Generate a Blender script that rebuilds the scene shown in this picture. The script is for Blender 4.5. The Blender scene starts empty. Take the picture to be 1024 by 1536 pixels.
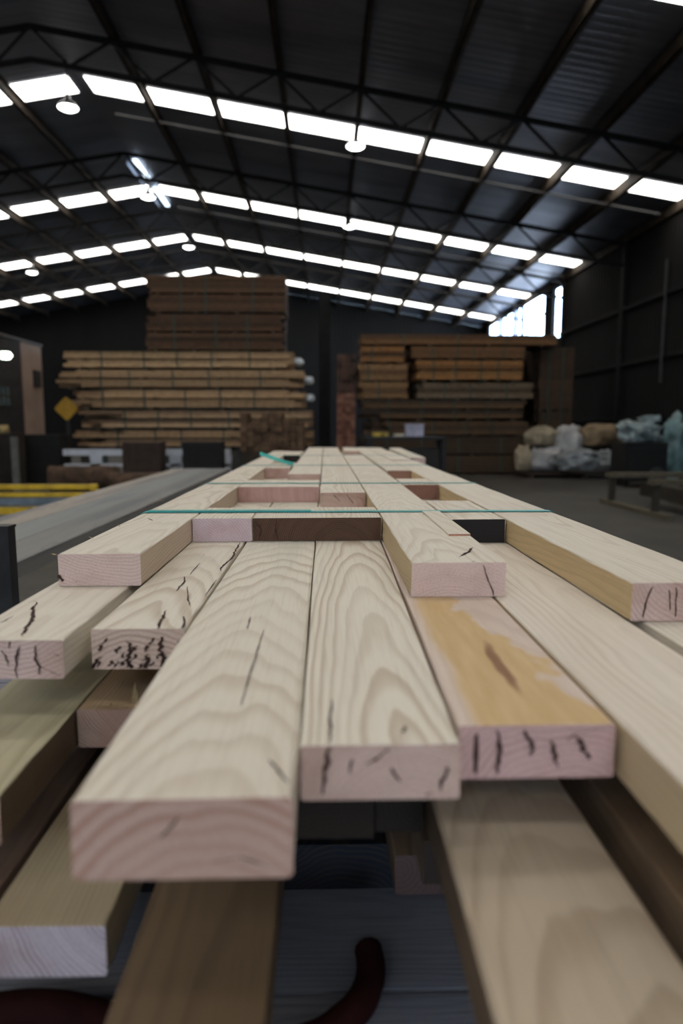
import bpy, bmesh, math, random
from mathutils import Vector, Matrix, noise
R = random.Random(7)
SC = bpy.context.scene
COL = SC.collection
CAMZ = 1.2                                    # camera height above the floor
FPX = 1024.0

# ------------------------------------------------------------------ camera frame
PITCH = math.atan(128 / 1024.0)
YAW = math.atan(25 / 1024.0) * math.cos(PITCH)
cp, sp, cy_, sy_ = math.cos(PITCH), math.sin(PITCH), math.cos(YAW), math.sin(YAW)
FWD = Vector((sy_ * cp, cy_ * cp, -sp)); RGT = Vector((cy_, -sy_, 0)); UPV = Vector((sy_ * sp, cy_ * sp, cp))
EYE = Vector((0, 0, CAMZ))


def ray(x, y):
    return FWD + RGT * ((x - 512) / FPX) - UPV * ((y - 768) / FPX)


def on_z(x, y, z):                            # point of the horizontal plane z (absolute)
    r = ray(x, y); return EYE + r * ((z - CAMZ) / r.z)


def on_x(x, y, X):
    r = ray(x, y); return EYE + r * (X / r.x)


def on_y(x, y, Y):                            # point of the vertical plane Y
    r = ray(x, y); return EYE + r * (Y / r.y)


# ------------------------------------------------------------------ materials
def new_mat(name):
    m = bpy.data.materials.new(name); m.use_nodes = True
    nt = m.node_tree; nt.nodes.clear()
    out = nt.nodes.new('ShaderNodeOutputMaterial')
    b = nt.nodes.new('ShaderNodeBsdfPrincipled')
    nt.links.new(b.outputs[0], out.inputs[0])
    return m, nt, b


class NT:
    """tiny helper to wire math nodes"""
    def __init__(s, nt): s.nt = nt
    def n(s, t, **kw):
        nd = s.nt.nodes.new(t)
        for k, v in kw.items(): setattr(nd, k, v)
        return nd
    def put(s, sock, v):
        if hasattr(v, 'is_output'): s.nt.links.new(v, sock)
        else: sock.default_value = v
    def m(s, op, a, b=0.0, c=None, clamp=False):
        nd = s.n('ShaderNodeMath', operation=op, use_clamp=clamp)
        s.put(nd.inputs[0], a); s.put(nd.inputs[1], b)
        if c is not None: s.put(nd.inputs[2], c)
        return nd.outputs[0]
    def xyz(s, x, y, z):
        nd = s.n('ShaderNodeCombineXYZ')
        s.put(nd.inputs[0], x); s.put(nd.inputs[1], y); s.put(nd.inputs[2], z)
        return nd.outputs[0]
    def noise(s, vec, scale=1.0, detail=2.0, rough=.5):
        nd = s.n('ShaderNodeTexNoise'); s.put(nd.inputs['Vector'], vec)
        nd.inputs['Scale'].default_value = scale; nd.inputs['Detail'].default_value = detail; nd.inputs['Roughness'].default_value = rough
        return nd.outputs[0]
    def mix(s, f, a, b):
        nd = s.n('ShaderNodeMix', data_type='RGBA'); s.put(nd.inputs[0], f)
        for i, v in ((6, a), (7, b)):
            s.put(nd.inputs[i], v if hasattr(v, 'is_output') else (*v, 1))
        return nd.outputs[2]
    def smooth(s, v, lo, hi):
        nd = s.n('ShaderNodeMapRange', interpolation_type='SMOOTHSTEP'); s.put(nd.inputs[0], v)
        nd.inputs[1].default_value = lo; nd.inputs[2].default_value = hi
        return nd.outputs[0]
    def obj(s):
        tc = s.n('ShaderNodeTexCoord'); sx = s.n('ShaderNodeSeparateXYZ'); s.nt.links.new(tc.outputs['Object'], sx.inputs[0])
        return sx.outputs[0], sx.outputs[1], sx.outputs[2]
    def bump(s, h, strength, dist, bsdf):
        nd = s.n('ShaderNodeBump'); s.put(nd.inputs['Height'], h)
        nd.inputs['Strength'].default_value = strength; nd.inputs['Distance'].default_value = dist
        s.nt.links.new(nd.outputs[0], bsdf.inputs['Normal'])


def wood(name, pale, late, pith=(0.02, -0.05), tilt=(0.0, 0.06), pitch=0.007, con=0.6, seed=0.0, rough=.62, warp=.006, saw=.3, patch=None, fibre=.25, stain=None):
    """sawn timber: growth rings about a tilted pith line give cathedrals on the face and arcs on the end"""
    m, nt, b = new_mat(name); k = NT(nt)
    x, y, z = k.obj()
    w1 = k.noise(k.xyz(k.m('MULTIPLY_ADD', x, 9.0, seed), k.m('MULTIPLY_ADD', y, 2.2, seed), k.m('MULTIPLY', z, 9.0)), 1.0, 2.5)
    w2 = k.noise(k.xyz(k.m('MULTIPLY_ADD', x, 40.0, seed), k.m('MULTIPLY_ADD', y, 5.0, seed), k.m('MULTIPLY', z, 40.0)), 1.0, 2.0)
    px = k.m('ADD', k.m('SUBTRACT', x, pith[0]), k.m('MULTIPLY', y, tilt[0]))
    pz = k.m('ADD', k.m('SUBTRACT', z, pith[1]), k.m('MULTIPLY', y, tilt[1]))
    r = k.m('SQRT', k.m('ADD', k.m('MULTIPLY', px, px), k.m('MULTIPLY', pz, pz)))
    r = k.m('ADD', r, k.m('MULTIPLY', k.m('SUBTRACT', w1, .5), warp * 6))
    r = k.m('ADD', r, k.m('MULTIPLY', k.m('SUBTRACT', w2, .5), warp * .7))
    ph = k.m('FRACT', k.m('DIVIDE', r, pitch))
    line = k.m('MULTIPLY', k.smooth(ph, .35, .85), k.m('SUBTRACT', 1.0, k.smooth(ph, .88, 1.0)))
    amp = k.smooth(k.noise(k.xyz(k.m('DIVIDE', r, pitch), seed, 0.0), .35, 1.0), .25, .75)
    line = k.m('MULTIPLY', line, k.m('MULTIPLY_ADD', amp, con * .8, con * .25))
    c = k.mix(line, pale, late)
    f = k.noise(k.xyz(k.m('MULTIPLY_ADD', x, 420.0, seed), k.m('MULTIPLY', y, 9.0), k.m('MULTIPLY', z, 420.0)), 1.0, 3.0, .6)
    c = k.mix(k.m('MULTIPLY', k.smooth(f, .45, .8), fibre), c, tuple(v * .62 for v in late))
    bg = k.noise(k.xyz(k.m('MULTIPLY', x, 7.0), k.m('MULTIPLY_ADD', y, 1.6, seed * 3), z), 1.0, 2.0)
    c = k.mix(k.m('MULTIPLY', k.smooth(bg, .42, .75), .35), c, tuple(p * .45 + l * .55 for p, l in zip(pale, late)))
    if patch:
        c = patch(k, x, y, z, c)
    if stain:
        sn = k.noise(k.xyz(k.m('MULTIPLY_ADD', x, 11.0, seed), k.m('MULTIPLY_ADD', y, .8, seed), k.m('MULTIPLY', z, 14.0)), 1.0, 3.0)
        c = k.mix(k.m('MULTIPLY', k.smooth(sn, .45, .7), stain[3]), c, stain[:3])
    nt.links.new(c, b.inputs['Base Color'])
    b.inputs['Roughness'].default_value = rough; b.inputs['Specular IOR Level'].default_value = .3
    sw = k.noise(k.xyz(k.m('MULTIPLY', x, 25.0), k.m('MULTIPLY', y, 330.0), k.m('MULTIPLY', z, 25.0)), 1.0, 2.0)
    h = k.m('ADD', k.m('MULTIPLY', sw, saw), k.m('MULTIPLY', f, .5))
    h = k.m('SUBTRACT', h, k.m('MULTIPLY', line, .3))
    k.bump(h, .45, .0006, b)
    return m


def plain(name, col, rough=.6, metal=0.0, var=.25, scale=6.0, bump=0.0, spec=.4):
    m, nt, b = new_mat(name); k = NT(nt)
    tc = k.n('ShaderNodeTexCoord')
    f = k.noise(tc.outputs['Object'], scale, 4.0, .6)
    c = k.mix(k.smooth(f, .3, .75), tuple(v * (1 - var) for v in col), tuple(min(1, v * (1 + var)) for v in col))
    nt.links.new(c, b.inputs['Base Color'])
    b.inputs['Roughness'].default_value = rough; b.inputs['Metallic'].default_value = metal; b.inputs['Specular IOR Level'].default_value = spec
    if bump: k.bump(f, bump, .02, b)
    return m


def glow(name, col, strength):
    m = bpy.data.materials.new(name); m.use_nodes = True; nt = m.node_tree; nt.nodes.clear()
    o = nt.nodes.new('ShaderNodeOutputMaterial'); e = nt.nodes.new('ShaderNodeEmission')
    e.inputs[0].default_value = (*col, 1); e.inputs[1].default_value = strength
    nt.links.new(e.outputs[0], o.inputs[0]); return m


# ------------------------------------------------------------------ mesh builder
class MB:
    def __init__(s): s.v = []; s.f = []; s.mi = []
    def face(s, idx, mi=0): s.f.append(tuple(idx)); s.mi.append(mi)
    def box(s, a, b, mi=0, M=None):
        (x0, y0, z0), (x1, y1, z1) = a, b; o = len(s.v)
        for p in ((x0, y0, z0), (x1, y0, z0), (x1, y1, z0), (x0, y1, z0), (x0, y0, z1), (x1, y0, z1), (x1, y1, z1), (x0, y1, z1)):
            s.v.append(tuple(M @ Vector(p)) if M else p)
        for f in ((3, 2, 1, 0), (4, 5, 6, 7), (0, 1, 5, 4), (1, 2, 6, 5), (2, 3, 7, 6), (3, 0, 4, 7)): s.face([o + i for i in f], mi)
        return s
    def bar(s, p, q, w, h, mi=0, up=Vector((0, 0, 1))):
        p, q = Vector(p), Vector(q); d = (q - p).normalized()
        if abs(d.dot(up)) > .99: up = Vector((0, 1, 0))
        a = d.cross(up).normalized(); c = a.cross(d).normalized(); o = len(s.v)
        for e in (p, q):
            for sa, sc in ((-1, -1), (1, -1), (1, 1), (-1, 1)): s.v.append(tuple(e + a * (sa * w / 2) + c * (sc * h / 2)))
        for f in ((3, 2, 1, 0), (4, 5, 6, 7), (0, 1, 5, 4), (1, 2, 6, 5), (2, 3, 7, 6), (3, 0, 4, 7)): s.face([o + i for i in f], mi)
        return s
    def tube(s, pts, r, n=10, mi=0):
        pts = [Vector(p) for p in pts]; o = len(s.v); rr = r if isinstance(r, (list, tuple)) else [r] * len(pts)
        for i, p in enumerate(pts):
            d = (pts[min(i + 1, len(pts) - 1)] - pts[max(i - 1, 0)]).normalized()
            u = Vector((0, 0, 1)) if abs(d.z) < .95 else Vector((1, 0, 0))
            a = d.cross(u).normalized(); c = a.cross(d)
            for j in range(n):
                t = 2 * math.pi * j / n; s.v.append(tuple(p + a * (rr[i] * math.cos(t)) + c * (rr[i] * math.sin(t))))
        for i in range(len(pts) - 1):
            for j in range(n):
                k2 = (j + 1) % n; s.face((o + i * n + j, o + i * n + k2, o + (i + 1) * n + k2, o + (i + 1) * n + j), mi)
        s.face([o + j for j in range(n)][::-1], mi); s.face([o + (len(pts) - 1) * n + j for j in range(n)], mi)
        return s
    def lathe(s, prof, n=24, c=(0, 0, 0), mi=0):
        o = len(s.v)
        for r, z in prof:
            for j in range(n):
                t = 2 * math.pi * j / n; s.v.append((c[0] + r * math.cos(t), c[1] + r * math.sin(t), c[2] + z))
        for i in range(len(prof) - 1):
            for j in range(n):
                k2 = (j + 1) % n; s.face((o + i * n + j, o + i * n + k2, o + (i + 1) * n + k2, o + (i + 1) * n + j), mi)
        return s
    def ribbon(s, pts, wdir, w, mi=0):
        """flat strip along pts, widened along wdir"""
        o = len(s.v); wd = Vector(wdir)
        ws = w if isinstance(w, (list, tuple)) else [w] * len(pts)
        for p, ww in zip(pts, ws):
            s.v.append(tuple(Vector(p) - wd * ww / 2)); s.v.append(tuple(Vector(p) + wd * ww / 2))
        for i in range(len(pts) - 1): s.face((o + 2 * i, o + 2 * i + 1, o + 2 * i + 3, o + 2 * i + 2), mi)
        return s
    def build(s, name, mats, parent=None, loc=(0, 0, 0), rot=(0, 0, 0), smooth=False, fix=True):
        me = bpy.data.meshes.new(name); me.from_pydata(s.v, [], s.f)
        for m in (mats if isinstance(mats, (list, tuple)) else [mats]): me.materials.append(m)
        me.polygons.foreach_set('material_index', s.mi)
        if smooth: me.polygons.foreach_set('use_smooth', [True] * len(s.f))
        if fix:
            bm = bmesh.new(); bm.from_mesh(me); bmesh.ops.recalc_face_normals(bm, faces=bm.faces); bm.to_mesh(me); bm.free()
        me.update()
        o = bpy.data.objects.new(name, me); COL.objects.link(o); o.location = loc; o.rotation_euler = rot
        if parent: o.parent = parent
        return o


def tag(o, label, cat, group=None):
    o['label'] = label; o['category'] = cat
    if group: o['group'] = group
    return o


def empty(name, loc, label, cat, group=None, rz=0):
    o = bpy.data.objects.new(name, None); COL.objects.link(o); o.location = loc; o.rotation_euler = (0, 0, rz); o.empty_display_size = .1
    return tag(o, label, cat, group)


def struct(o, label=None):
    o['kind'] = 'structure'
    if label: o['label'] = label
    return o


# ------------------------------------------------------------------ timber boards of the foreground stack
CREAM = (.755, .685, .57); LATE = (.46, .345, .23)
PINK = (.68, .505, .435); PINKL = (.40, .22, .165)
BROWN = (.16, .085, .045); BROWNL = (.06, .03, .017)
crack_m = plain('crack_dark', (.05, .023, .015), .9, var=.4, scale=90)
rust_m = plain('torn_fibre', (.45, .22, .14), .8, var=.3, scale=60)
straw_m = plain('splinter_straw', (.62, .47, .25), .7, var=.2, scale=60)
seed_i = [0]


def board(x0, x1, y0, y1, ztop, th, label, pale=CREAM, late=LATE, epale=PINK, elate=PINKL, pith=None, tilt=None, pitch=.0065, con=.6, cracks=(), ecracks=(), rot=0.0, cham=.0016,
          group=None, saw=.3, patch=None, econ=.8, name='timber_board', fibre=.25, front_skew=0.0, extra=None, warp=.006, stain=None, side=None, epitch=None, estain=(.30, .15, .10, .45), tl=0.0, tr=0.0):
    """one sawn board; ztop absolute. cracks = [(pixel polyline, width)] traced on the top face, ecracks on the front end"""
    seed_i[0] += 1; sd = seed_i[0] * 3.71
    rr = random.Random(seed_i[0] * 13 + 5)
    w, L = x1 - x0, y1 - y0; xc = (x0 + x1) / 2; zb = ztop - th
    if pith is None: pith = (rr.uniform(-.05, .05), rr.choice((-1, 1)) * rr.uniform(.02, .09))
    if tilt is None: tilt = (rr.uniform(-.02, .02), rr.uniform(-.05, .05))
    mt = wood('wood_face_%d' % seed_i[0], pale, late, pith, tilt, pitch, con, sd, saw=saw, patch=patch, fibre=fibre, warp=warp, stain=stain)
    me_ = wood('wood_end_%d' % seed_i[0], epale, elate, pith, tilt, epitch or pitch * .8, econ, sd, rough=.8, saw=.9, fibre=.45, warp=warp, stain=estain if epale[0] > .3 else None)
    msd = wood('wood_side_%d' % seed_i[0], side, tuple(v * .62 for v in side), pith, tilt, pitch, con, sd, saw=saw, fibre=fibre, warp=warp) if side else mt  # sides coloured apart from the top; warm tones stand in for bounced light
    B = MB(); c = cham; hw = w / 2
    prof = [(-hw + c, 0), (hw - c, 0), (hw, c), (hw, th - c), (hw - c, th), (-hw + c, th), (-hw, th - c), (-hw, c)]
    ns = 26
    ts = [(i / ns) ** 2.0 for i in range(ns + 1)]                # finer toward the front end
    P = len(prof)
    for i, t in enumerate(ts):
        for j, (px, pz) in enumerate(prof):
            jx = rr.uniform(-.0007, .0007); jz = rr.uniform(-.0005, .0003)
            yy = t * L + (front_skew * px / w if i == 0 else 0) + (rr.uniform(0, .0012) if i == 0 else 0)
            fr_ = max(0.0, 1 - t * L / .9)
            tx = (-tl if px < 0 else -tr) * fr_
            B.v.append((px + jx + tx, yy, pz + jz))
    for i in range(ns):
        for j in range(P):
            k2 = (j + 1) % P; B.face((i * P + j, i * P + k2, (i + 1) * P + k2, (i + 1) * P + j), 5 if j in (2, 6) else 0)
    B.face(range(P), 1); B.face([ns * P + j for j in range(P)], 1)
    org = Vector((xc, y0, zb))
    Rm = Matrix.Rotation(-rot, 3, 'Z')
    for pts, wd in cracks:
        raw = [Rm @ (on_z(px, py, ztop) - org) for px, py in pts]
        dense, ws = [], []
        for a, b in zip(raw[:-1], raw[1:]):
            for q in range(5): dense.append(a.lerp(b, q / 5))
        dense.append(raw[-1]); n = len(dense)
        for q, p in enumerate(dense):
            p.z = th + .0006; p.x += rr.uniform(-1, 1) * wd * .35; p.x = max(-hw + .002, min(hw - .002, p.x)); p.y = max(.0015, p.y)
            e = math.sin(math.pi * (q + .6) / (n + .2)) ** .6
            ws.append(wd * e * rr.uniform(.55, 1.15))
        B.ribbon(dense, (1, 0, 0), ws, 2)
    for pts, wd in ecracks:
        raw = [Rm @ (on_y(px, py, y0) - org) for px, py in pts]
        dense, ws = [], []
        for a, b in zip(raw[:-1], raw[1:]):
            for q in range(4): dense.append(a.lerp(b, q / 4))
        dense.append(raw[-1]); n = len(dense)
        for q, p in enumerate(dense):
            p.y = -.0007 - abs(front_skew) * .5; p.x += rr.uniform(-1, 1) * wd * .4
            p.z = max(.001, min(th - .0008, p.z)); p.x = max(-hw + .001, min(hw - .001, p.x))
            e = .35 + .65 * math.sin(math.pi * (q + .6) / (n + .2))
            ws.append(wd * e * rr.uniform(.5, 1.2))
        B.ribbon(dense, (1, 0, 0), ws, 2)
    if extra: extra(B, org, th, hw, rr)
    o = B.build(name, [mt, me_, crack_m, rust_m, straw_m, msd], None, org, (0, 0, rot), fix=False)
    bm = bmesh.new(); bm.from_mesh(o.data)
    bmesh.ops.recalc_face_normals(bm, faces=[f for f in bm.faces if f.material_index < 2 or f.material_index == 5]); bm.to_mesh(o.data); bm.free()
    tag(o, label, 'board', group)
    return o


T = .0465
ZT = CAMZ - .180           # top of the strapped upper layer
Z2 = CAMZ - .2275          # second layer
Z3 = CAMZ - .3225
Z4 = CAMZ - .4165
Z5 = CAMZ - .4640
FAR = 6.0


def splinters(pts, col=4):
    def f(B, org, th, hw, rr):
        for (px, py, dx, dy, dz, w) in pts:
            a = on_z(px, py, org.z + th) - org
            B.ribbon([a, a + Vector((dx, dy, dz)) * .5, a + Vector((dx, dy, dz))], (.6, .8, 0), [w, w * .7, .0003], col)
    return f


# ---- upper layer: long boards
board(-.381, -.264, .966, 5.1, ZT, T, 'pale board with clean pink sawn end, strapped along the left edge of the top layer', pith=(.02, .16), tilt=(.01, -.03), pitch=.006, con=.5, econ=.35, side=(.62, .49, .37),
      cracks=[([(256, 742), (246, 749), (240, 752)], .003), ([(222, 778), (229, 781)], .004)],
      ecracks=[([(88, 862), (96, 872)], .006), ([(112, 872), (118, 873)], .003), ([(160, 876), (205, 874)], .0016)],
      extra=splinters([(84, 832, -.006, -.002, .002, .004), (85, 832, -.003, -.006, .003, .003), (140, 808, -.008, .003, .003, .003), (180, 790, -.006, .002, .004, .003), (245, 752, -.010, .0, .003, .003), (225, 764, -.004, -.004, .002, .002)]))


def c_extra(B, org, th, hw, rr):                                  # sliver still standing proud along the right edge, broken off square
    y0 = 1.115 - org.y; y1 = 1.424 - org.y
    xa, xb = .205 - org.x, hw - .001
    B.box((xa, y0, th - .002), (xb, y1, th + .0035), 0)
    B.box((xa, y0 - .0006, th - .001), (xb, y0, th + .0032), 3)
    for px, py, qx, qy in ((688, 836, 706, 826),):
        a = on_z(px, py, org.z + th) - org; b = on_z(qx, qy, org.z + th) - org
        a.z = b.z = th + .0006
        B.ribbon([a, a.lerp(b, .5), b], (0, 1, 0), [.001, .006, .001], 2)


board(.115, .242, .893, 4.43, ZT, T, 'pale board with rough pink end, middle one of three boards jutting from the strapped layer', pith=(-.01, -.08), tilt=(.0, .05), pitch=.0055, con=.6, econ=.3, side=(.56, .43, .25),
      cracks=[([(634, 772), (645, 770)], .006), ([(690, 834), (703, 828), (708, 822)], .006), ([(700, 846), (712, 842)], .004)],
      ecracks=[([(725, 848), (731, 868), (738, 885), (741, 900)], .0018), ([(700, 872), (735, 872), (760, 876)], .001)], extra=c_extra)
board(.357, .481, .768, 3.66, ZT, T, 'long pale board with golden inner side, strapped along the right edge of the top layer', pith=(.03, .09), tilt=(.01, .03), pitch=.006, con=.45, econ=.6, side=(.60, .45, .25),
      ecracks=[([(978, 880), (970, 900), (963, 925)], .0022), ([(1003, 885), (1004, 915)], .0016), ([(1014, 880), (1013, 925)], .002), ([(952, 890), (985, 888), (1020, 892)], .001), ([(952, 905), (1000, 903)], .001), ([(952, 918), (1020, 916)], .0011)])
M2E = dict(epale=(.62, .44, .36), elate=(.3, .16, .11))
board(-.013, .112, 1.87, FAR, ZT, T, 'pale board with ragged end beside the wide packer, running to the far end', con=.6, econ=.9, **M2E,
      ecracks=[([(500, 742), (510, 752)], .003), ([(520, 742), (530, 755)], .003), ([(535, 745), (545, 750)], .0025)])
board(-.143, -.017, 2.615, FAR, ZT, T, 'pale board ending behind the second teal strap, left of the centre run', con=.55, **M2E)
board(.150, .2555, 5.1, FAR, ZT, T, 'short pale board end beyond the last teal strap at the far end', con=.5, **M2E)
board(.258, .355, 2.81, FAR, ZT, T, 'pale board with brown end set between the two right boards, behind the third packer row', con=.6, epale=(.36, .2, .14), elate=(.14, .07, .05))
board(.363, .480, 3.72, 5.95, ZT, T, 'pale board continuing the right edge beyond the long golden sided board', con=.5)
board(.500, .590, 4.0, 5.85, ZT, T, 'pale board sticking out sideways at the far right of the pack', con=.5, rot=-.028)
# ---- upper layer: short packers under the straps
PK = dict(name='packer_block')
board(-.262, -.146, 1.343, 1.525, ZT, T, 'short pink sawn packer block beneath the nearest strap, left one', pith=(-.1, -.06), tilt=(0, 0), pitch=.006, econ=.5, epale=(.62, .48, .48), elate=(.38, .25, .25), **PK)
board(-.1445, .1125, 1.348, 1.53, ZT, T, 'wide dark brown packer block with ringed end beneath the nearest strap', pith=(.045, -.02), tilt=(0, 0), pitch=.0045, econ=1.0, epale=(.115, .06, .034), elate=(.03, .016, .01),
      ecracks=[([(383, 782), (392, 795), (388, 810)], .004), ([(415, 780), (413, 795), (417, 812)], .003), ([(378, 790), (400, 786)], .003)], **PK)
board(.247, .353, 1.317, 1.655, ZT, T, 'almost black packer block beneath the nearest strap, between the two right boards', epale=(.018, .015, .014), elate=(.01, .008, .008), econ=.4, **PK)
board(-.262, -.018, 2.055, 2.32, ZT, T, 'wide pink and brown packer block beneath the second strap', pith=(.16, .03), tilt=(0, 0), pitch=.006, epale=(.58, .36, .31), elate=(.26, .12, .09), **PK)
board(.2475, .354, 2.12, 2.37, ZT, T, 'red-brown packer block beneath the second strap, beside the right board', epale=(.3, .15, .105), elate=(.09, .04, .03), **PK)
board(-.262, -.156, 3.0, 3.385, ZT, T, 'small pink packer block beneath the third strap', epale=(.58, .38, .32), elate=(.3, .16, .12), **PK)
board(-.262, -.158, 4.34, 5.05, ZT, T, 'packer block with dark end beneath the fourth strap', epale=(.03, .022, .018), elate=(.015, .01, .008), **PK)

# ---- second layer
board(-.398, -.283, .718, FAR, Z2, .043, 'pale board with cracked pink end under the left strapped board', pith=(.0, .14), tilt=(0, .02), con=.45, econ=.7,
      cracks=[([(54, 903), (50, 915), (52, 920), (44, 935), (38, 945), (33, 955)], .006), ([(36, 904), (54, 902)], .002), ([(0, 935), (20, 925)], .002)],
      ecracks=[([(28, 970), (24, 990), (25, 1018)], .0035), ([(54, 968), (53, 985), (60, 1000), (60, 1012)], .0035), ([(62, 1000), (90, 1013)], .002), ([(2, 975), (10, 985), (12, 1000)], .002), ([(0, 985), (92, 992)], .0012), ([(15, 962), (14, 972)], .002), ([(80, 980), (90, 984)], .002)])
hk = []
rc = random.Random(3)
for row in range(5):                                                # honeycomb of small checks across the end
    for q in range(17):
        u = q / 16; px = 140 + u * 140; py = 956 + row * 12 + rc.uniform(-3, 3)
        if rc.random() < .42: hk.append(([(px + 3, py), (px - 2 + rc.uniform(-2, 2), py + rc.uniform(6, 11))], rc.uniform(.0025, .0055)))
hk += [([(192, 962), (196, 975), (193, 990), (198, 1008)], .006), ([(243, 955), (241, 975), (247, 990), (242, 1008)], .006), ([(150, 985), (142, 1000)], .006), ([(222, 985), (220, 1010)], .005)]
board(-.2655, -.1605, .755, FAR, Z2, T, 'pale board with many black checks in its end, just left of the nearest jutting board', pith=(.0, -.05), tilt=(.01, .07), con=.55, econ=.6, pitch=.008, epale=(.64, .47, .37), elate=(.32, .18, .12), estain=(.26, .13, .06, .7),
      cracks=[([(361, 814), (353, 825), (350, 836), (336, 848), (330, 857)], .005), ([(276, 865), (277, 873), (270, 880), (265, 887)], .003), ([(249, 916), (243, 930), (233, 950)], .004), ([(275, 925), (280, 950)], .004), ([(337, 870), (330, 884), (325, 895)], .0025), ([(300, 845), (285, 862)], .002), ([(157, 945), (160, 955)], .004), ([(281, 880), (282, 900), (285, 910)], .002)],
      ecracks=hk)
board(-.1575, -.0205, .397, FAR, Z2, .0535, 'wide pale board with blurred pink end jutting nearest to the camera', pith=(.015, -.055), tilt=(-.005, .125), pitch=.0085, con=.65, cham=.003, econ=.8,
      epale=(.58, .385, .30), elate=(.34, .155, .10), estain=(.27, .10, .05, .8), stain=(.50, .50, .40, .3), epitch=.011,
      cracks=[([(396, 945), (385, 980), (372, 1020), (362, 1060)], .0018), ([(405, 1140), (415, 1155), (432, 1175)], .003), ([(376, 926), (370, 945)], .002)],
      ecracks=[([(240, 1255), (255, 1240), (268, 1225)], .002), ([(320, 1293), (360, 1285), (400, 1298)], .003)])
board(-.0185, .1115, .466, FAR, Z2, .042, 'pale board with split end, directly right of the wide jutting board', pith=(.012, -.03), tilt=(.004, .035), pitch=.0055, con=.8, warp=.0035, econ=.6, tr=.0145,
      epale=(.66, .475, .39), elate=(.40, .22, .165),
      cracks=[([(497, 1050), (495, 1090), (494, 1115)], .0022), ([(608, 1090), (604, 1100)], .003)],
      ecracks=[([(494, 1120), (490, 1150), (484, 1190)], .0035), ([(583, 1122), (568, 1134), (552, 1145), (545, 1143)], .003), ([(529, 1138), (524, 1160)], .002), ([(672, 1150), (666, 1165), (660, 1185)], .0035), ([(640, 1192), (648, 1188)], .004), ([(586, 1150), (600, 1172)], .0025)])


def st_patch(k, x, y, z, c):
    # golden heartwood with a pale pink sapwood edge and a dark brown knot streak
    n1 = k.noise(k.xyz(k.m('MULTIPLY', x, 22.0), k.m('MULTIPLY', y, 11.0), 0.0), 1.0, 2.0)
    edge = k.m('ADD', k.m('SUBTRACT', .034, k.m('MULTIPLY', k.m('SUBTRACT', n1, .5), .13)), k.m('MULTIPLY', k.m('SUBTRACT', y, .10), -.14))
    heart = k.m('SUBTRACT', 1.0, k.smooth(k.m('SUBTRACT', x, edge), -.006, .006))
    left = k.smooth(k.m('ADD', x, k.m('MULTIPLY', n1, .02)), -.052, -.036)
    top = k.m('SUBTRACT', 1.0, k.smooth(z, .05, .06))
    n2 = k.noise(k.xyz(k.m('MULTIPLY', x, 90.0), k.m('MULTIPLY', y, 10.0), 0.0), 1.0, 3.0)
    gold = k.mix(n2, (.50, .30, .10), (.72, .52, .27))
    fade = k.m('SUBTRACT', 1.0, k.smooth(y, .34, .55))
    c = k.mix(k.m('MULTIPLY', k.m('MULTIPLY', heart, left), k.m('MULTIPLY', fade, .92)), c, gold)
    dx = k.m('DIVIDE', k.m('ADD', k.m('SUBTRACT', x, -.006), k.m('ADD', k.m('MULTIPLY', y, -.02), k.m('MULTIPLY', k.m('SUBTRACT', n1, .5), .02))), .0085)
    dy = k.m('DIVIDE', k.m('SUBTRACT', y, .135), .085)
    d = k.m('ADD', k.m('MULTIPLY', dx, dx), k.m('MULTIPLY', dy, dy))
    kn = k.m('SUBTRACT', 1.0, k.smooth(d, .15, 1.0))
    return k.mix(k.m('MULTIPLY', kn, .85), c, k.mix(n2, (.10, .03, .012), (.3, .12, .05)))


board(.1145, .2275, .496, FAR, Z2, .043, 'golden stained board with a dark knot streak and a pink cracked end', pith=(.02, -.06), tilt=(0, .04), con=.4, econ=.5, patch=st_patch, tl=.0125, tr=.004, pale=(.70, .57, .48), late=(.5, .37, .28),
      epale=(.63, .415, .375), elate=(.32, .15, .13), estain=(.20, .08, .05, .8),
      ecracks=[([(694, 1100), (692, 1125), (690, 1160)], .004), ([(745, 1095), (747, 1125), (746, 1160)], .0042), ([(785, 1095), (797, 1115), (798, 1132)], .004), ([(826, 1110), (830, 1130), (834, 1150)], .0035), ([(866, 1105), (872, 1120), (880, 1138)], .006), ([(850, 1110), (862, 1100), (915, 1087)], .0016)])
board(.2295, .3580, .30, FAR, Z2, T, 'long clean pale board with a bare left side, right of the golden stained board', pith=(.05, .12), tilt=(.02, -.02), pitch=.007, con=.35, pale=(.78, .69, .575), side=(.62, .49, .31))
board(.3740, .4890, .42, FAR, Z2, T, 'pale board lying under the right strapped board at the edge of the stack', pith=(0, .1), con=.4)

# ---- bearers between the layers
for zt, th, nm in ((Z2 - .0535, .0405, 'second'), (Z3 - T - .0005, .0465, 'third')):
    for Y, wh in ((1.42, 'nearest'), (2.9, 'next'), (4.3, 'third'), (5.7, 'farthest')):
        board_o = MB().box((-.408, 0, 0), (.488, .06, th))
        o = board_o.build('cross_bearer', wood('bearer_wood', (.3, .2, .12), (.15, .09, .05), seed=Y), None, (0, Y, zt - th))
        tag(o, 'brown cross bearer under the %s layer of boards, %s from the front' % (nm, wh), 'bearer')

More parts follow.
